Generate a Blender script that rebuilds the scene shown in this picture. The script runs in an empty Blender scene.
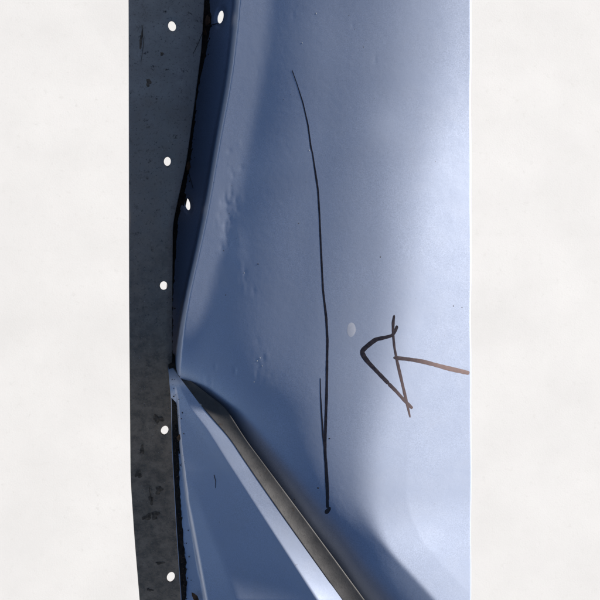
import bpy, bmesh, math, random
import numpy as np
random.seed(4); rng = np.random.default_rng(4)
C = bpy.context.scene
col = C.collection
R = math.radians

# ------------------------------------------------------------ camera, sky, sun
CAM_H = 0.90
cd = bpy.data.cameras.new('camera'); cam = bpy.data.objects.new('camera', cd); col.objects.link(cam)
cam.location = (0, 0, CAM_H); cam.rotation_euler = (0, 0, 0)
cd.sensor_width = 36; cd.lens = 54; cd.clip_start = 0.01; cd.clip_end = 300
C.camera = cam

SUN_EL, SUN_AZ = 21.0, 25.0          # azimuth counter-clockwise from +X
w = bpy.data.worlds.new('World'); C.world = w; w.use_nodes = True
nt = w.node_tree; bg = nt.nodes['Background']
sky = nt.nodes.new('ShaderNodeTexSky'); sky.sky_type = 'NISHITA'; sky.sun_disc = False
sky.sun_elevation = R(SUN_EL); sky.sun_rotation = R(90 - SUN_AZ)
sky.air_density = 0.7; sky.dust_density = 0.6; sky.ozone_density = 1.5
nt.links.new(sky.outputs[0], bg.inputs[0]); bg.inputs[1].default_value = 0.05
sd = bpy.data.lights.new('sun', 'SUN'); sun = bpy.data.objects.new('sun', sd); col.objects.link(sun)
sd.energy = 5.0; sd.angle = R(2.0); sd.color = (1.0, 0.93, 0.835)
a, e = R(SUN_AZ), R(SUN_EL)
from mathutils import Vector
L = Vector((math.cos(a)*math.cos(e), math.sin(a)*math.cos(e), math.sin(e)))
sun.rotation_euler = L.to_track_quat('Z', 'Y').to_euler()
C.render.engine = 'CYCLES'
C.view_settings.view_transform = 'Standard'; C.view_settings.look = 'None'
C.view_settings.exposure = 1.05; C.view_settings.gamma = 1
C.view_settings.use_curve_mapping = False

# ------------------------------------------------------------ helpers
def W(px, py, z):
    """a point on the photograph (600 px across, 1 px = 1 mm at z=0) at height z"""
    k = 1 - np.asarray(z)/CAM_H
    return (np.asarray(px)-300)/1000*k, (300-np.asarray(py))/1000*k

def link(name, me, m, parent=None):
    o = bpy.data.objects.new(name, me); col.objects.link(o)
    if m: me.materials.append(m)
    if parent: o.parent = parent
    return o

def grid_mesh(name, X, Y, Z, keep=None, smooth=True):
    ny, nx = X.shape
    idx = np.arange(ny*nx).reshape(ny, nx)
    f = np.stack([idx[1:, :-1], idx[1:, 1:], idx[:-1, 1:], idx[:-1, :-1]], -1).reshape(-1, 4)
    if keep is not None: f = f[keep.reshape(-1)]
    used = np.unique(f); rm = np.full(ny*nx, -1); rm[used] = np.arange(len(used))
    v = np.stack([X, Y, Z], -1).reshape(-1, 3)[used]
    me = bpy.data.meshes.new(name)
    me.from_pydata(v.tolist(), [], rm[f].tolist())
    if smooth: me.polygons.foreach_set('use_smooth', [True]*len(me.polygons))
    me.update()
    return me

def sm(t): t = np.clip(t, 0, 1); return t*t*(3-2*t)
def tab(y, ys, vs):
    return np.interp(y, ys, vs)
def tabs(y, ys, vs, s=14):
    """table lookup smoothed along y"""
    off = np.linspace(-s, s, 7)
    return sum(np.interp(np.asarray(y)+o, ys, vs) for o in off)/7

# ------------------------------------------------------------ materials
def mat(name):
    m = bpy.data.materials.new(name); m.use_nodes = True
    return m, m.node_tree, m.node_tree.nodes['Principled BSDF']
def nd(t, typ, **kw):
    n = t.nodes.new(typ)
    for k, v in kw.items():
        if k in n.inputs.keys(): n.inputs[k].default_value = v
        else: setattr(n, k, v)
    return n
def mixc(t, fac, c1, c2):
    n = t.nodes.new('ShaderNodeMix'); n.data_type = 'RGBA'
    for i, c in ((6, c1), (7, c2)):
        if isinstance(c, tuple): n.inputs[i].default_value = (*c, 1)
        else: t.links.new(c, n.inputs[i])
    if hasattr(fac, 'type'): t.links.new(fac, n.inputs[0])
    else: n.inputs[0].default_value = fac
    return n.outputs[2]
def ramp(t, src, a, b):
    n = t.nodes.new('ShaderNodeMapRange'); n.inputs[1].default_value = a; n.inputs[2].default_value = b
    t.links.new(src, n.inputs[0]); return n.outputs[0]
def noise(t, scale, detail=3, rough=.55, vec=None):
    n = nd(t, 'ShaderNodeTexNoise', Scale=scale, Detail=detail, Roughness=rough)
    if vec is None:
        g = t.nodes.new('ShaderNodeNewGeometry'); vec = g.outputs['Position']
    t.links.new(vec, n.inputs['Vector']); return n.outputs[0]
def bump(t, b, h, strength, dist):
    n = nd(t, 'ShaderNodeBump', Strength=strength, Distance=dist)
    t.links.new(h, n.inputs['Height']); t.links.new(n.outputs[0], b.inputs['Normal']); return n

PAINT = (0.385, 0.445, 0.585)
def paint(name, base, dust=0.5, metallic=0.3, rough=0.42):
    m, t, b = mat(name)
    c = mixc(t, ramp(t, noise(t, 900, 2), .3, .7), tuple(x*.86 for x in base), tuple(min(1, x*1.14) for x in base))
    c = mixc(t, ramp(t, noise(t, 14, 4), .35, .75), c, tuple(x*.97 for x in base))
    # fine dust film and small dark specks
    d = t.nodes.new('ShaderNodeMath'); d.operation = 'MULTIPLY'
    t.links.new(ramp(t, noise(t, 30, 6, .7), .45, .8), d.inputs[0]); d.inputs[1].default_value = dust*.22
    c = mixc(t, d.outputs[0], c, (.33, .33, .34))
    s = ramp(t, noise(t, 260, 2, .5), .76, .80)
    c = mixc(t, s, c, (.2, .2, .22))
    t.links.new(c, b.inputs['Base Color'])
    b.inputs['Metallic'].default_value = metallic; b.inputs['Roughness'].default_value = rough
    t.links.new(ramp(t, noise(t, 60, 5), -2.2, 4.2), b.inputs['Roughness'])
    b.inputs['Coat Weight'].default_value = .08; b.inputs['Specular IOR Level'].default_value = .35; b.inputs['Coat Roughness'].default_value = .28
    ad = t.nodes.new('ShaderNodeMath'); ad.operation = 'MULTIPLY_ADD'
    t.links.new(noise(t, 700, 2), ad.inputs[0]); ad.inputs[1].default_value = .25
    t.links.new(noise(t, 130, 2), ad.inputs[2])
    bump(t, b, ad.outputs[0], .16, .0005)
    return m
M_skin = paint('blue_silver_paint', PAINT)
M_plate = paint('blue_silver_paint_plate', PAINT, dust=.8)
def dusty(name, c0, c1, metallic=.15):
    m, t, b = mat(name)
    c = mixc(t, ramp(t, noise(t, 35, 6, .7), .35, .7), c0, c1)
    c = mixc(t, ramp(t, noise(t, 420, 4, .7), .60, .72), c, tuple(x*.6 for x in c0))
    c = mixc(t, ramp(t, noise(t, 95, 5, .7), .62, .70), c, (.035, .027, .022))
    if name == 'dusty_grey_flange':
        g_ = t.nodes.new('ShaderNodeNewGeometry'); sx = t.nodes.new('ShaderNodeSeparateXYZ'); t.links.new(g_.outputs['Position'], sx.inputs[0])
        ma = t.nodes.new('ShaderNodeMath'); ma.operation = 'MULTIPLY_ADD'; t.links.new(noise(t, 16, 6, .7), ma.inputs[0]); ma.inputs[1].default_value = -.35
        t.links.new(sx.outputs[1], ma.inputs[2])
        c = mixc(t, ramp(t, ma.outputs[0], .10, -.28), c, mixc(t, ramp(t, noise(t, 70, 6, .75), .4, .62), (.33, .25, .18), (.17, .13, .095)))
        c = mixc(t, ramp(t, noise(t, 420, 4, .7), .58, .72), c, (.11, .09, .075))
        c = mixc(t, ramp(t, noise(t, 60, 9, .8), .58, .72), c, (.10, .075, .055))
        c = mixc(t, ramp(t, noise(t, 700, 2, .7), .66, .74), c, (.45, .42, .38))
    t.links.new(c, b.inputs['Base Color'])
    b.inputs['Metallic'].default_value = metallic; b.inputs['Roughness'].default_value = .62
    bump(t, b, noise(t, 380, 5, .7), .35, .0006)
    return m
M_flange = dusty('dusty_grey_flange', (.31, .27, .235), (.43, .385, .34))
M_ribtop = dusty('dusty_grey_rib', (.032, .0325, .035), (.066, .065, .067))
def plain(name, c, rough=.6, c2=None, scale=300, bmp=0, metallic=0):
    m, t, b = mat(name)
    if c2: t.links.new(mixc(t, ramp(t, noise(t, scale, 4), .35, .65), c, c2), b.inputs['Base Color'])
    else: b.inputs['Base Color'].default_value = (*c, 1)
    b.inputs['Roughness'].default_value = rough; b.inputs['Metallic'].default_value = metallic
    if bmp: bump(t, b, noise(t, scale, 4), bmp, .001)
    return m
M_ink = plain('black_marker_ink', (.008, .009, .016), .38, (.02, .022, .035), 250)
_, t_, b_ = mat('x'); bpy.data.materials.remove(_)
M_ink, t_, b_ = mat('marker_ink')
at_ = t_.nodes.new('ShaderNodeVertexColor'); at_.layer_name = 'ink'
thin = t_.nodes.new('ShaderNodeMath'); thin.operation = 'MULTIPLY_ADD'; thin.use_clamp = True  # stroke colour shifts from black to brown by its ink attribute, plus noise
t_.links.new(ramp(t_, noise(t_, 320, 4, .7), .3, .7), thin.inputs[0]); thin.inputs[1].default_value = .16; t_.links.new(at_.outputs[0], thin.inputs[2])
t_.links.new(mixc(t_, thin.outputs[0], (.006, .007, .014), (.20, .145, .14)), b_.inputs['Base Color'])
b_.inputs['Roughness'].default_value = .36; bump(t_, b_, noise(t_, 500, 3), .15, .0004)
M_ink2 = M_mid = M_ink
M_sun_spot = plain('sun_spot_tone', (.46, .48, .55), .6, (.41, .44, .52), 300)  # paler tone standing in for sunlight on the skin
M_soil = plain('dark_soil', (.018, .014, .011), .95, (.05, .032, .02), 160, .8)
M_mud = plain('dried_mud', (.07, .05, .036), .95, (.20, .15, .105), 260, .8)
M_leaf = plain('dry_leaf', (.16, .075, .03), .8, (.07, .035, .018), 120, .3)
M_twig = plain('twig', (.03, .022, .018), .8, (.06, .045, .03), 200)
M_seal = plain('pale_fleck', (.6, .6, .58), .6, (.4, .4, .4), 300)

# ground
m, t, b = mat('pale_concrete')
c = mixc(t, ramp(t, noise(t, 6, 8, .6), .3, .7), (.64, .64, .635), (.70, .70, .695))
c = mixc(t, ramp(t, noise(t, 60, 10, .8), .56, .66), c, (.62, .62, .61))
t.links.new(c, b.inputs['Base Color']); b.inputs['Roughness'].default_value = .85
bump(t, b, noise(t, 300, 5), .1, .001)
M_ground = m
me = bpy.data.meshes.new('ground'); S = 120; GZ = -1.0
me.from_pydata([(-S, -S, GZ), (S, -S, GZ), (S, S, GZ), (-S, S, GZ)], [], [(0, 1, 2, 3)])
g = link('ground', me, M_ground); g['kind'] = 'structure'

# ------------------------------------------------------------ the outer skin as a height field
DX, DY = math.cos(a), -math.sin(a)            # sun direction in photo pixels (y down)

Yk  = [-120, 0, 75, 150, 225, 300, 350, 420, 700]
FE  = ([-120, 0, 50, 112, 162, 207, 225, 300, 367, 400, 450, 525, 600, 700],
       [208, 203, 200, 192, 185, 175, 171.5, 171, 171, 174, 175, 179, 184, 190])   # right edge of flange
SL  = ([-120, 0, 75, 150, 200, 225, 262, 300, 350, 400, 700], [243, 239, 231, 217, 209, 204, 196, 187, 180, 177, 172])  # stripe left
SR  = ([-120, 0, 75, 150, 200, 225, 262, 300, 350, 400, 700], [275, 270, 262, 247, 237, 230, 220, 210, 198, 182, 120])  # stripe right
BC  = ([-120, 0, 100, 200, 300, 350, 400, 450, 500, 530, 553, 575, 600, 640, 720],
       [440, 428, 420, 405, 398, 390, 378, 368, 366, 376, 391, 412, 435, 470, 540])  # bright boundary
BW  = ([-120, 0, 100, 200, 300, 400, 500, 530, 550, 600, 720], [38, 38, 42, 34, 28, 26, 18, 10, 4, 4, 6])
O_  = ([300, 367, 387, 407, 430, 450, 480, 505, 550, 600, 700], [120, 172, 199, 225, 240, 253, 275, 294, 329, 365, 437])
R_  = ([300, 367, 387, 407, 430, 450, 480, 505, 550, 600, 700], [120, 172, 187, 202, 222, 239, 258, 274, 306, 342, 415])
S_  = ([300, 367, 387, 407, 430, 450, 480, 505, 550, 600, 700], [120, 172, 180, 190, 208, 221, 239, 255, 286, 318, 384])

G_R, G_B, G_M, G_S, G_ST, G_W = -0.20, .13, .30, .42, .31, .55
def gfield(px, py):
    sl = tabs(py, *SL, 25); sr = tabs(py, *SR, 25); bc = tabs(py, *BC, 10); bw = tabs(py, *BW, 10)
    fade = 1 - sm((py-290)/110)                    # stripe melts into the field lower down
    # main field, left to right
    xm = np.clip((px-sr)/np.maximum(bc-sr, 1), 0, 1)
    gm = np.where(xm < .45, G_S + (G_M-G_S)*sm(xm/.45), G_M + (G_B-G_M)*sm((xm-.45)/.55))
    gm = gm + .035*sm((py-230)/120)*(1-sm((px-180)/125))
    low = sm((py-490)/60)
    gm = gm + .10*low*sm((px-300)/60)
    gr = G_R + .09*(1-.7*low)*np.exp(-np.maximum(px-bc, 0)/45) + .13*(1-sm(py/190)) - .08*low
    gm = gm + (gr-gm)*sm((px-bc+bw)/(2*bw))
    # stripe and the dark wall
    st = G_ST
    k = sm((px-sr+9)/20)
    gl = (st*fade + G_S*(1-fade))*(1-k) + gm*k
    k = sm((px-sl+3)/6)
    gg = (G_W*fade + .55*(1-fade))*(1-k) + gl*k
    # falls away under the brace
    ox = np.interp(py, *O_)
    dist = np.maximum((px-ox)*.78, 0)
    wgt = sm((py-300)/110)
    gg = gg + wgt*(.60*np.exp(-dist/10) + (.36-.08*low)*np.exp(-dist/(40+4*low)))*(px < bc+40)
    # very shallow hollow catching more sky
    gg = gg - .05*np.exp(-(((px-385)/18)**2 + ((py-125)/24)**2))
    gg = gg - .03*np.exp(-(((px-330)/60)**2 + ((py-40)/60)**2))
    return gg

ST = 1.25
xs = np.arange(150, 470.1, ST); ys = np.arange(-100, 672, ST)
PX, PY = np.meshgrid(xs, ys)
def height(px, py):
    n = 170
    s = (474-px)/DX
    z = np.zeros_like(px); ds = s/n
    for i in range(n):
        q = (i+.5)*ds
        z -= gfield(px+DX*q, py+DY*q)*ds
    return z/1000
HOLES = [(220.5, 17, 2.9, 6.6, 10), (187.5, 204, 2.5, 6.2, -12)]
def dents(px, py):
    z = 0
    r2 = np.random.default_rng(11)
    # puckered metal beside the stripe and above the brace
    for (cx, cy, sx, sy, n, amp) in ((229, 226, 5, 16, 70, .00032), (241, 272, 8, 10, 12, .0003), (258, 365, 5, 14, 26, .0003),
                                     (236, 175, 5, 20, 12, .0003), (212, 378, 14, 6, 22, .0006), (300, 30, 40, 30, 8, .0002)):
        for _ in range(n):
            x, y = cx+r2.normal()*sx, cy+r2.normal()*sy
            a_ = r2.uniform(-1, .6)*amp*.6; rx, ry = r2.uniform(1.2, 2.4), r2.uniform(1.8, 6)
            z = z + a_*np.exp(-((px-x)/rx)**2-((py-y)/ry)**2)
    z = z + .0003*np.exp(-((px-238)/7)**2-((py-255)/22)**2) - .0004*np.exp(-((px-226)/6)**2-((py-212)/18)**2)
    for (cx, cy, rx, ry, tl) in HOLES:
        c_, s_ = math.cos(R(tl)), math.sin(R(tl))
        u = ((px-cx)*c_+(py-cy)*s_)/(rx*2.0); v = (-(px-cx)*s_+(py-cy)*c_)/(ry*1.8)
        rr = np.sqrt(u*u+v*v)
        z = z - .0016*(1-sm((rr-.75)/.35))
    return z
Z = height(PX, PY)
def trough_depth(py): return tabs(py, [-120, 0, 200, 300, 367, 420], [.110, .105, .085, .065, .045, .040], 30)
Z = Z - trough_depth(PY)*sm((tabs(PY, *SL, 25)-PX+1)/6.5)
ZB = Z.copy()
Z = Z + dents(PX, PY)
def skin_z(px, py):
    fx = np.clip((np.asarray(px, float)-xs[0])/ST, 0, len(xs)-1.001); fy = np.clip((np.asarray(py, float)-ys[0])/ST, 0, len(ys)-1.001)
    i = fx.astype(int); j = fy.astype(int); u = fx-i; v = fy-j
    return (Z[j, i]*(1-u)+Z[j, i+1]*u)*(1-v)+(Z[j+1, i]*(1-u)+Z[j+1, i+1]*u)*v
print('skin z', Z.min(), Z.max(), [round(float(skin_z(x, y)), 3) for x, y in ((180, 0), (250, 0), (175, 300), (200, 300), (172, 367), (253, 450), (365, 600), (400, 300))])

def cut_holes(PX, PY, holes):
    """pull the nearest grid points onto each hole's rim; returns moved grid and the faces to keep"""
    PX = PX.copy(); PY = PY.copy()
    keep = np.ones((PX.shape[0]-1, PX.shape[1]-1), bool)
    for (cx, cy, rx, ry, tl) in holes:
        c_, s_ = math.cos(R(tl)), math.sin(R(tl))
        dx, dy = PX-cx, PY-cy
        u = (dx*c_+dy*s_)/rx; v = (-dx*s_+dy*c_)/ry
        rho = np.sqrt(u*u+v*v)+1e-9
        fc = (rho[:-1, :-1]+rho[1:, :-1]+rho[:-1, 1:]+rho[1:, 1:])/4
        rem = fc < 1
        keep &= ~rem
        vin = np.zeros_like(PX, bool); vout = np.zeros_like(PX, bool)
        for a_, b_ in ((slice(None, -1), slice(None, -1)), (slice(1, None), slice(None, -1)), (slice(None, -1), slice(1, None)), (slice(1, None), slice(1, None))):
            vin[a_, b_] |= rem; vout[a_, b_] |= ~rem
        edge = vin & vout
        u2, v2 = u/rho*rx, v/rho*ry
        PX[edge] = (cx+u2*c_-v2*s_)[edge]; PY[edge] = (cy+u2*s_+v2*c_)[edge]
    return PX, PY, keep

root = bpy.data.objects.new('car_fender', None); col.objects.link(root)
root.location = (0, 0, 0)
root['label'] = 'pale blue car body panel with black marker line and arrow, dusty flange and brace'
root['category'] = 'car panel'

fe = np.interp(PY, *FE)
PX2, PY2, keep = cut_holes(PX, PY, HOLES)
fcx = (PX[:-1, :-1]+PX[1:, 1:])/2; fcy = (PY[:-1, :-1]+PY[1:, 1:])/2
keep &= fcx > np.interp(fcy, *FE)-3
keep &= ~((fcy > 369) & (fcx < np.interp(fcy, *R_)))
Xw, Yw = W(PX2, PY2, Z)
# right border: rolled hem; its deep unseen drop is added to block low sun
hx = []
for k, (dxh, dzh) in enumerate(((.8, -.3), (1.4, -1.0), (1.6, -2.2), (1.2, -3.4), (.4, -20), (-.5, -60), (-2, -105))):
    hx.append((Xw[:, -1]+dxh/1000+.0004*np.sin(ys/23+k*.2)*np.sin(ys/61), Yw[:, -1], Z[:, -1]+dzh/1000))
Xw = np.concatenate([Xw]+[h[0][:, None] for h in hx], 1); Yw = np.concatenate([Yw]+[h[1][:, None] for h in hx], 1)
Zw = np.concatenate([Z]+[h[2][:, None] for h in hx], 1)
keep = np.concatenate([keep, np.ones((keep.shape[0], 7), bool)], 1)
ef = np.stack([Xw[0], Xw[0]]); cap = grid_mesh('end_sun_block', ef, np.stack([Yw[0], Yw[0]+.0005]), np.stack([Zw[0]-.0012, np.full_like(Zw[0], -.30)]))  # unseen end wall added to keep sun from shining up through the holes
end_block = link('end_sun_block', cap, M_skin, root)
so = end_block.modifiers.new('thickness', 'SOLIDIFY'); so.thickness = .0009
skin = link('panel_skin', grid_mesh('panel_skin', Xw, Yw, Zw, keep), M_skin, root)
so = skin.modifiers.new('thickness', 'SOLIDIFY'); so.thickness = .0009; so.offset = -1

# ------------------------------------------------------------ flange (left strip with bolt holes)
FH = [(172, 26, 3.8, 5.2, -18), (167.3, 161.3, 3.5, 4.5, 0), (163.6, 285.5, 3.8, 4.2, 0), (164.6, 430.3, 3.6, 4.6, 25), (170.8, 577, 3.8, 5.1, 22)]
FL = ([-120, 0, 300, 480, 540, 600, 700], [127, 129, 129.5, 131, 135, 140, 148])
ys_f = np.arange(-70, 672, 1.0)
zf_base = tabs(ys_f, [-120, 0, 100, 200, 300, 367, 450, 600, 700], [-.050, -.024, -.013, -.012, -.009, -.008, -.010, -.010, -.010], 40)
cols = np.linspace(0, 1, 58)
fl = tabs(ys_f, *FL, 12)[:, None]; fr = tabs(ys_f, *FE, 8)[:, None]
FX = fl + (fr-fl)*cols[None, :]; FY = np.repeat(ys_f[:, None], len(cols), 1)
zfoot = np.array([float(skin_z(np.interp(y, *SL)+5, y)) - .00043*(np.interp(y, *SL)-129) - .003 for y in ys_f])
off = np.linspace(-60, 60, 25)
zfoot = np.mean([np.interp(ys_f+o, ys_f, zfoot) for o in off], 0)
ZFl = (zfoot + zf_base)[:, None] + 0*FX
top = 1 - sm((FY-60)/150)
rollw = 24*top+5
dr = np.clip((FX-(fr-rollw))/rollw, 0, 1)
ZFl = ZFl - dr**2*(.0105*top+.0022) 
ZFl = ZFl - .004*sm((FX-(fl+10))/14)*0 + .0006*np.sin(FY/31)+.0008*np.sin(FY/77+1)
# slight dishing round the bolt holes
for (cx, cy, rx, ry, tl) in FH:
    rr = np.hypot(FX-cx, FY-cy); ZFl = ZFl - .0006*(1-sm((rr-6)/4))
FX2, FY2, kf = cut_holes(FX, FY, FH)
Xf, Yf = W(FX2, FY2, ZFl)
# lips: down at both long sides
def lip(X, Y, Z_, side, steps):
    xe, ye, ze = X[:, side], Y[:, side], Z_[:, side]
    out = []
    for dx, dz in steps: out.append(((xe*(1+max(0, -dz-2)/1000/1.0)+dx/1000)[:, None], ye[:, None], (ze+dz/1000)[:, None]))
    return out
lr = lip(Xf, Yf, ZFl, -1, ((.8, -.5), (1.2, -1.6), (1.2, -6), (1.0, -50)))
fl_foot = np.array([float(skin_z(np.interp(y, *FE)+1.5, y)) for y in ys_f])-.002
lr[-1] = (lr[-1][0]-.004, lr[-1][1], np.where(ys_f < 366, np.minimum(fl_foot, ZFl[:, -1]-.007), ZFl[:, -1]-.05)[:, None])
ll = lip(Xf, Yf, ZFl, 0, ((-.5, -.4), (-.8, -1.3), (-.8, -3.0)))[::-1]
Xa = np.concatenate([l[0] for l in ll]+[Xf]+[l[0] for l in lr], 1)
Ya = np.concatenate([l[1] for l in ll]+[Yf]+[l[1] for l in lr], 1)
Za = np.concatenate([l[2] for l in ll]+[ZFl]+[l[2] for l in lr], 1)
one = np.ones((kf.shape[0], 1), bool)
kf = np.concatenate([one]*3+[kf]+[one]*4, 1)
fl_o = link('mounting_flange', grid_mesh('mounting_flange', Xa, Ya, Za, kf), M_flange, root)
fl_o['label'] = 'dusty dark grey flange with a row of bolt holes'
so = fl_o.modifiers.new('thickness', 'SOLIDIFY'); so.thickness = .0011; so.offset = -1
def flange_z(px, py):
    j = np.argmin(abs(ys_f-py)); i = np.argmin(abs(FX[j]-px)); return float(ZFl[j, i])

# ------------------------------------------------------------ diagonal brace: dusty top, pale rolled edge, sloping plate
yb = np.arange(367, 672, 1.5)
def tab2(T):
    yy_, vv_ = np.array(T[0][4:], float), np.array(T[1][4:], float)
    k_ = sm((yb-420)/40); return tabs(yb, *T, 5)*(1-k_)+np.polyval(np.polyfit(yy_, vv_, 2), yb)*k_
Ox, Rx, Sx = tab2(O_), tab2(R_), tab2(S_); Fx = np.interp(yb, *FE)
Ox = np.maximum(Ox, Rx+.2); Sx = np.minimum(Sx, Rx-.2)
zO = skin_z(Ox, yb) + np.interp(yb, [367, 400, 450, 600, 700], [.0015, .009, .022, .032, .036])
zs = np.array([np.mean(np.interp(yb[i]+off*(.1+.55*min(1,i/45)), yb, zO)) for i in range(len(yb))]); zO = zs
# top face: outer edge lip, outer edge, ridge
def rows(parts):
    return np.stack([p[0] for p in parts], 1), np.stack([p[1] for p in parts], 1)
wo = (Ox-Rx)/1000
zR = zO - wo*np.interp(yb, [367, 430, 470, 500, 600], [.5, .30, .06, .0, -.03])
n1 = 14
PXt = Rx[:, None]+(Ox-Rx)[:, None]*np.linspace(0, 1, n1)[None, :]
uu = np.linspace(0, 1, n1)[None, :]
Zt = zR[:, None]+(zO-zR)[:, None]*uu - .0012*np.sin(uu*math.pi)
PXt = np.concatenate([PXt, Ox[:, None]-.1, Ox[:, None]-.5], 1); Zt = np.concatenate([Zt, zO[:, None]-.0022, zO[:, None]-.006], 1)
PYt = np.repeat(yb[:, None], PXt.shape[1], 1)
X, Y = W(PXt, PYt, Zt)
brace = link('brace_top', grid_mesh('brace_top', X, Y, Zt), M_ribtop, root)
wx = Ox-5; wz0 = zO-.0050  # hidden dark strip added to stop light coming from under the brace
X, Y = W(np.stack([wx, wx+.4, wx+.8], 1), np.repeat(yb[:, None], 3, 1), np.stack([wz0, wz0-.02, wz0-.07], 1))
under_block = link('brace_light_block', grid_mesh('brace_light_block', X, Y, np.stack([wz0, wz0-.02, wz0-.07], 1)), plain('black_light_block', (.02, .02, .022), .7, (.04, .04, .04), 200), root)
so = under_block.modifiers.new('thickness', 'SOLIDIFY'); so.thickness = .001
brace['label'] = 'dusty dark grey top face of the diagonal brace'
so = brace.modifiers.new('thickness', 'SOLIDIFY'); so.thickness = .001; so.offset = -1
# plate: from the ridge leftwards, slopes in x
sw = np.maximum(Rx-Sx, .4)
uB = np.concatenate([np.linspace(0, 1, 16), 1+np.linspace(0, 1, 90)[1:]])
PXp = np.zeros((len(yb), len(uB))); 
for i in range(len(yb)):
    xl = Fx[i]-3
    PXp[i, :16] = Rx[i]+.5-(sw[i]+.5)*np.linspace(0, 1, 16)
    PXp[i, 16:] = Sx[i]+(xl-Sx[i])*np.linspace(0, 1, 90)[1:]
PYp = np.repeat(yb[:, None], len(uB), 1)
def plate_slope(px, i):
    y = yb[i]; t_ = (y-450)/150
    S0, R0, F0 = Sx[i], Rx[i], Fx[i]
    s_strip = np.interp(y, [367, 430, 480, 505, 550, 600, 700], [.50, .34, .27, .20, .0, -.30, -.34])
    s_plate = np.interp(y, [367, 430, 480, 520, 560, 600, 700], [.75, .62, .54, .50, .45, .34, .22])
    k = sm((px-S0+1.2)/2.4)
    sl = s_plate*(1-k)+s_strip*k
    # soft roll next to the strip
    sl = sl + np.interp(y, [420, 500], [.12, .015])*np.exp(-((px-S0+6)/7)**2)
    # folds close to the flange
    w1 = F0+3+max(0, (y-450))*.17; w2 = F0+6+max(0, (y-450))*.33                     # start of the flat plane
    sl = sl + .0*w1*sm((y-440)/60)
    sl = sl + .16*(1-sm((px-w2+7)/10))*sm((y-440)/80)
    return sl
ZP = np.zeros_like(PXp)
for i in range(len(yb)):
    x = PXp[i]; s = plate_slope((x[1:]+x[:-1])/2, i)
    ZP[i, 0] = zR[i]-.0001
    ZP[i, 1:] = zR[i]-.0001+np.cumsum(s*(x[1:]-x[:-1]))/1000
pit = np.interp(yb, [367, 430, 500, 600, 700], [2, 5, 10, 22, 32])+Fx
ZP = ZP - (.06*sm((yb-385)/50))[:, None]*sm((pit[:, None]-PXp+1)/2.6)
# keep the plate's left part under the flange
X, Y = W(PXp, PYp, ZP)
plate = link('brace_plate', grid_mesh('brace_plate', X[:, ::-1], Y[:, ::-1], ZP[:, ::-1]), M_plate, root)
so = plate.modifiers.new('thickness', 'SOLIDIFY'); so.thickness = .001; so.offset = -1; so.use_rim = False
print('flange z', [round(flange_z(150, y), 3) for y in (0, 150, 300, 367, 450, 600)], 'plate left z', ZP[::40, -1].round(3), 'ridge', zR[::40].round(3))

# ------------------------------------------------------------ marker strokes draped on the skin
def stroke(name, pts, m, lift=.00008, parent=root, zfun=skin_z, tint=(0, 0)):
    """pts: (px, py, width px)"""
    P = np.array(pts, float); seg = np.hypot(*(P[1:, :2]-P[:-1, :2]).T); s = np.concatenate([[0], np.cumsum(seg)])
    n = max(8, int(s[-1]/1.5)); q = np.linspace(0, s[-1], n)
    # Catmull-Rom like smoothing through dense resample
    px, py, wd = (np.interp(q, s, P[:, k]) for k in range(3))
    for _ in range(2):
        px[1:-1] = (px[:-2]+2*px[1:-1]+px[2:])/4; py[1:-1] = (py[:-2]+2*py[1:-1]+py[2:])/4
    wd = wd*(1+.05*np.sin(q*.23+1)+.03*np.sin(q*.9)+.015*rng.normal(size=n))
    wd[0] *= .55; wd[-1] *= .6
    tx, ty = np.gradient(px), np.gradient(py); ln = np.hypot(tx, ty)+1e-9; nx, ny = -ty/ln, tx/ln
    C5 = np.array([-.5, -.2, .2, .5])
    GX = px[:, None]+nx[:, None]*wd[:, None]*C5; GY = py[:, None]+ny[:, None]*wd[:, None]*C5
    GZ_ = zfun(GX, GY)+lift*np.array([.6, 1, 1, .6])
    X, Y = W(GX, GY, GZ_)
    me = grid_mesh(name, X, Y, GZ_)
    at = me.color_attributes.new('ink', 'FLOAT_COLOR', 'POINT')
    ff = np.interp(np.repeat(np.linspace(0, 1, n), 4), np.linspace(0, 1, len(tint)), tint)
    at.data.foreach_set('color', np.stack([ff, ff, ff, np.ones_like(ff)], 1).ravel())
    if me.polygons[0].normal.z < 0: me.flip_normals()
    return link(name, me, m, parent)
line = [(292, 70, .8), (297, 84, .9), (303, 103, 1.2), (308, 125, 1.4), (311, 148, 1.7), (312.3, 152, 1.3), (315, 170, 1.8), (318, 190, 1.9), (319.5, 215, 1.8),
        (321, 250, 1.9), (323, 290, 2.0), (326.3, 318, 2.4), (327.4, 340, 2.5), (327, 365, 2.6), (326.6, 395, 2.7), (325.6, 425, 2.8), (325, 450, 2.9), (326.5, 480, 2.6), (327.5, 508, 3.0)]
ln = stroke('marker_line', line, M_ink); ln['label'] = 'long thin black hand drawn line down the panel'
stroke('marker_line', [(320.3, 378, .7), (320.6, 395, 1.2), (321.5, 412, 1.6), (323, 435, 1.8), (326, 460, 2.2), (327.6, 478, 1.8), (328.3, 500, 2)], M_ink, .00011)
stroke('marker_line', [(325.2, 513.5, 2.5), (327, 511.5, 4.5), (329.3, 509, 3.6), (330, 507, 2.0)], M_ink, .00012)
stroke('marker_arrow', [(397.2, 325.5, 2.8), (396, 330, 2.9), (392.5, 335.5, 3.2), (385, 337.5, 3.8), (376, 339.3, 4.2), (371, 343, 4.6), (365, 348, 4.8), (361.8, 351.3, 4.9), (363.5, 356, 4.8), (368, 362, 4.2), (377, 371.5, 3.9), (389, 384, 3.6)], M_ink, .00010, tint=(0, 0, 0, .05))
stroke('marker_arrow', [(388.5, 383.5, 3.5), (396, 391, 3.4), (404, 400, 3.3), (412.5, 408.5, 3.0)], M_mid, .00011, tint=(.05, .3, .4))
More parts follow.
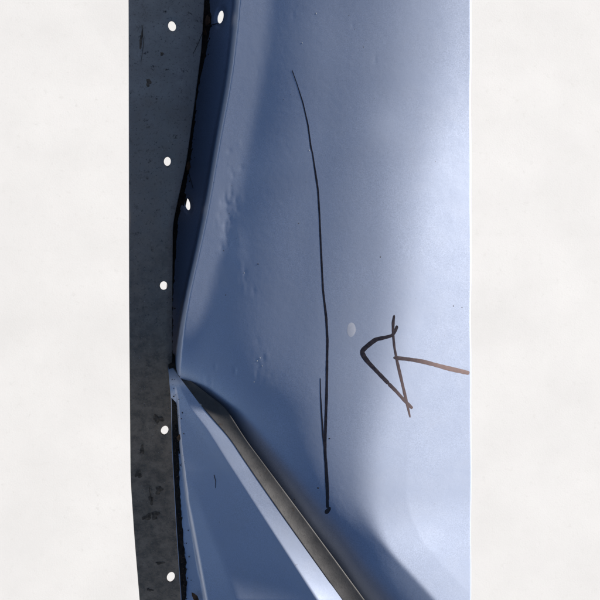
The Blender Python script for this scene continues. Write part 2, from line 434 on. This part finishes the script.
stroke('marker_arrow', [(394.3, 315, 1.8), (393.2, 322, 3), (393.2, 335, 2.6), (394.5, 348, 2.2), (397.5, 363, 3.0), (401.5, 380, 3.0), (405, 395, 2.9), (408.5, 410, 2.4), (410.2, 417.5, 1.6)], M_mid, .00012, tint=(.04, .08, .2, .3, .4))
tl = stroke('marker_arrow', [(393.5, 357.5, 2.4), (397, 358, 3.8), (405, 358.8, 3.9), (414, 360, 3.9), (424, 361.8, 4.1), (436, 365, 4.2), (448, 368.3, 4.4), (460, 371, 4.6), (469.5, 373.2, 4.2)], M_ink2, .00013, tint=(.12, .2, .45, .75, .8, .85))
tl['label'] = 'brown tail of the hand drawn arrow'

def patch(name, cx, cy, rx, ry, tilt, m, zfun, lift=.0004, dome=.0002, rough=.0, n=20, parent=root, seed=0):
    r3 = np.random.default_rng(seed); c_, s_ = math.cos(R(tilt)), math.sin(R(tilt))
    v = []; f = []
    ph = r3.uniform(0, 6.28, 3)
    rings = (0, .5, .85, 1)
    for k, rr in enumerate(rings):
        for i in range(n if k else 1):
            th = 6.28318*i/n
            q = rr*(1+rough*(math.sin(2*th+ph[0])*.5+math.sin(3*th+ph[1])*.6+math.sin(5*th+ph[2])*.4))
            u, w_ = q*rx*math.cos(th), q*ry*math.sin(th)
            px, py = cx+u*c_-w_*s_, cy+u*s_+w_*c_
            z = float(zfun(px, py))+lift*.3+(lift+dome)*(1-rr**3)
            x, y = W(px, py, z); v.append((float(x), float(y), z))
    for i in range(n):
        f.append((0, 1+(i+1) % n, 1+i))
        for k in range(1, len(rings)-1):
            a0 = 1+(k-1)*n; b0 = 1+k*n; j = (i+1) % n
            f.append((a0+i, a0+j, b0+j, b0+i))
    me = bpy.data.meshes.new(name); me.from_pydata(v, [], f); me.update()
    me.polygons.foreach_set('use_smooth', [True]*len(f))
    o = link(name, me, m, parent); return o
sp = patch('painted_sun_spot', 351.3, 329.7, 4.4, 7.2, 2, M_sun_spot, skin_z, .00008, 0, .03)  # pale oval: a spot of sunlight put into the colour
sp['label'] = 'small pale oval spot of sunlight, painted on'
for i, (x, y) in enumerate(((462, 307.5), (453.5, 306), (380.5, 257), (318, 488), (329.5, 438.5), (258, 264), (225.5, 295))):
    patch('dirt_speck', x, y, random.uniform(.5, .9), random.uniform(.5, .9), 0, M_twig, skin_z, .00008, .00005, .2, 8, seed=i)
for i, (x, y) in enumerate(((244, 273), (257, 361), (260, 358), (254, 382), (316, 13.5), (302, 43), (309, 150.5), (262, 366))):
    patch('paint_chip', x, y, random.uniform(.3, .7), random.uniform(.5, .9), 20, M_seal, skin_z, .00008, .00005, .2, 8, seed=i)

# smudges of dried mud on the flange
for i, (x, y, rx, ry, tl_) in enumerate(((158, 419, 4.8, 4, 20), (159, 490, 3.6, 4, 30), (155, 515, 3.8, 4.4, -30), (147, 517, 6, 2.4, -20), (160, 563, 4, 1.7, 0),
                                         (138.5, 474, 3, 4.5, 10), (148.5, 82.5, 2.4, 3.8, -10), (162, 54, 2, 1.6, 0), (141, 40, 1.3, 9, 8), (151, 500, 2, 5, 0), (150, 590, 3, 1.5, 10), (142, 450, 2.5, 4, 10))):
    o = patch('mud_smudge', x, y, rx, ry, tl_, M_mud, flange_z, .0002, .0002, .36, 30, seed=20+i)
fleck = patch('paint_chip', 201, 404.5, .5, 1.2, -35, M_seal, lambda x, y: float(np.interp(y, yb, zR))+.0001, .0001, .0000, .1, 10)

# ------------------------------------------------------------ soil and litter in the crevice (loose, not part of the panel)
yy = np.arange(-70, 672, 3.0); n = 12
fe_ = np.interp(yy, *FE)
SX = (fe_-2.5)[:, None]+np.linspace(0, 13, n)[None, :]; SY = np.repeat(yy[:, None], n, 1)
def plate_z(px, py):
    if py < 372: return float(skin_z(px, py))
    i = int(np.clip((py-367)/1.5, 0, len(yb)-1)); return float(np.interp(px, PXp[i, ::-1], ZP[i, ::-1]))
base = np.array([[min(float(skin_z(x_, y_)), 9) if y_ < 372 else plate_z(x_, y_) for x_ in r_] for r_, y_ in zip(SX, yy)])
lev = np.array([plate_z(fe_[j]+2, yy[j]) for j in range(len(yy))])
lev = np.array([np.mean(lev[max(0, j-6):j+7]) for j in range(len(yy))])
amt = np.interp(yy, [-70, 0, 25, 60, 90, 150, 200, 240, 300, 390, 430, 520, 600, 672], [3, 3, 5, 2.5, 1, 2, 3, 2, 0, 1, 2, .8, 1.5, 2])/1000
SZ = (lev+amt)[:, None]+rng.normal(size=SX.shape)*.0004
X, Y = W(SX, SY, SZ)
soil = link('soil', grid_mesh('soil', X, Y, SZ), M_soil); soil['kind'] = 'stuff'
soil['label'] = 'dark soil packed in the crevice between flange and panel'
# loose crumbs
v = []; f = []
for _ in range(420):
    y_ = random.choice([random.gauss(20, 22), random.gauss(180, 25), random.gauss(440, 30), random.gauss(600, 45), random.uniform(-60, 660)])
    x_ = np.interp(y_, *FE)+min(9, random.expovariate(.4)); r_ = random.uniform(.3, 1.1)/1000
    z_ = float(np.interp(y_, yy, lev+amt))+.0006
    z_ = max(z_, plate_z(x_, y_)+r_*.5)
    X_, Y_ = W(x_, y_, z_); b0 = len(v)
    for d_ in ((1, 0, 0), (-1, 0, 0), (0, 1, 0), (0, -1, 0), (0, 0, .8), (0, 0, -.8)):
        v.append(tuple(float(p)+r_*d*random.uniform(.6, 1.3) for p, d in zip((X_, Y_, z_), d_)))
    for q in ((0, 2, 4), (2, 1, 4), (1, 3, 4), (3, 0, 4), (2, 0, 5), (1, 2, 5), (3, 1, 5), (0, 3, 5)): f.append(tuple(b0+k for k in q))
me = bpy.data.meshes.new('soil_crumbs'); me.from_pydata(v, [], f)
cr = link('soil_crumbs', me, plain('crumb', (.13, .08, .045), .95, (.03, .022, .016), 500)); cr['kind'] = 'stuff'; cr['label'] = 'loose soil crumbs in the crevice'

def leaf(px, py, ln_, wd_, rot, tilt, label, group=None):
    z = plate_z(px, py)+.004
    v = []; f = []; n = 9
    for i in range(n):
        t_ = i/(n-1); hw = wd_*math.sin(math.pi*min(1, t_**.8))**.8*(1+.12*math.sin(i*2.3))+.0001
        zc = .0012*math.sin(t_*5)+.0003
        for s_ in (-1, 0, 1): v.append(((t_-.5)*ln_, s_*hw, zc+abs(s_)*hw*.45))
    for i in range(n-1):
        for s_ in (0, 1): a0 = i*3+s_; f.append((a0, a0+3, a0+4, a0+1))
    me = bpy.data.meshes.new('dry_leaf'); me.from_pydata(v, [], f); me.polygons.foreach_set('use_smooth', [True]*len(f))
    o = link('dry_leaf', me, M_leaf); X_, Y_ = W(px, py, z); o.location = (float(X_), float(Y_), z)
    o.rotation_euler = (R(tilt), R(12), R(rot)); so = o.modifiers.new('thickness', 'SOLIDIFY'); so.thickness = .00025
    o['label'] = label; o['category'] = 'leaf'
leaf(207, 20, .016, .0034, 75, 30, 'curled brown dry leaf in the crevice near the top edge')
leaf(205, 32, .010, .0025, 120, -20, 'small brown leaf scrap just below the topmost curled leaf')
leaf(188, 166, .014, .0026, 80, 25, 'orange brown dry leaf wedged between flange and panel')
leaf(180, 437, .009, .0022, 80, -25, 'dark dry leaf in the crevice beside the fourth bolt hole')
leaf(195, 597, .012, .0024, 130, 15, 'brown leaf scrap in the crevice at the bottom edge')

def twig(pts, r_, label, m=M_twig):
    cu = bpy.data.curves.new('twig', 'CURVE'); cu.dimensions = '3D'; cu.bevel_depth = r_; cu.bevel_resolution = 2
    s = cu.splines.new('POLY'); s.points.add(len(pts)-1)
    for i, (px, py, dz) in enumerate(pts):
        z = dz; X_, Y_ = W(px, py, z); s.points[i].co = (float(X_), float(Y_), z, 1); s.points[i].radius = 1-.5*i/len(pts)
    o = bpy.data.objects.new('twig', cu); col.objects.link(o)
    dg = bpy.context.evaluated_depsgraph_get(); me = bpy.data.meshes.new_from_object(o.evaluated_get(dg)); me.name = 'twig'
    bpy.data.objects.remove(o); o = link('twig', me, None); me.materials.clear(); me.materials.append(m)
    o['label'] = label; o['category'] = 'twig'
fz = lambda x, y: flange_z(min(x, np.interp(y, *FE)-1), y)+.0008
twig([(202, 34, fz(202, 34)), (198, 44, fz(198, 44)), (193, 54, fz(193, 54))], .00035, 'thin dark needle lying on the upper flange edge')
twig([(206, 26, plate_z(206, 26)+.006), (213, 24.5, plate_z(213, 24.5)+.001), (219, 23, plate_z(219, 23)+.0008)], .0006, 'short black twig below the upper hole of the dark wall')
twig([(188, 170, plate_z(188, 170)+.006), (190.5, 179, plate_z(190.5, 179)+.001), (193, 188, plate_z(193, 188)+.001)], .0004, 'thin dark needle above the lower hole of the dark wall')
twig([(214, 475, plate_z(214, 475)+.0002), (215.5, 481, plate_z(215.5, 481)+.0002), (215.3, 488, plate_z(215.3, 488)+.0002)], .00035, 'hair thin dark needle on the sloping plate')
twig([(142, 25, fz(142, 25)), (143.5, 45, fz(143.5, 45)), (141, 62, fz(141, 62))], .0003, 'long brown fibre on the flange near its upper left')
twig([(149, 487, fz(149, 487)), (150.5, 496, fz(150.5, 496)), (153, 505, fz(153, 505))], .0003, 'thin dark fibre on the lower flange beside mud smudges')
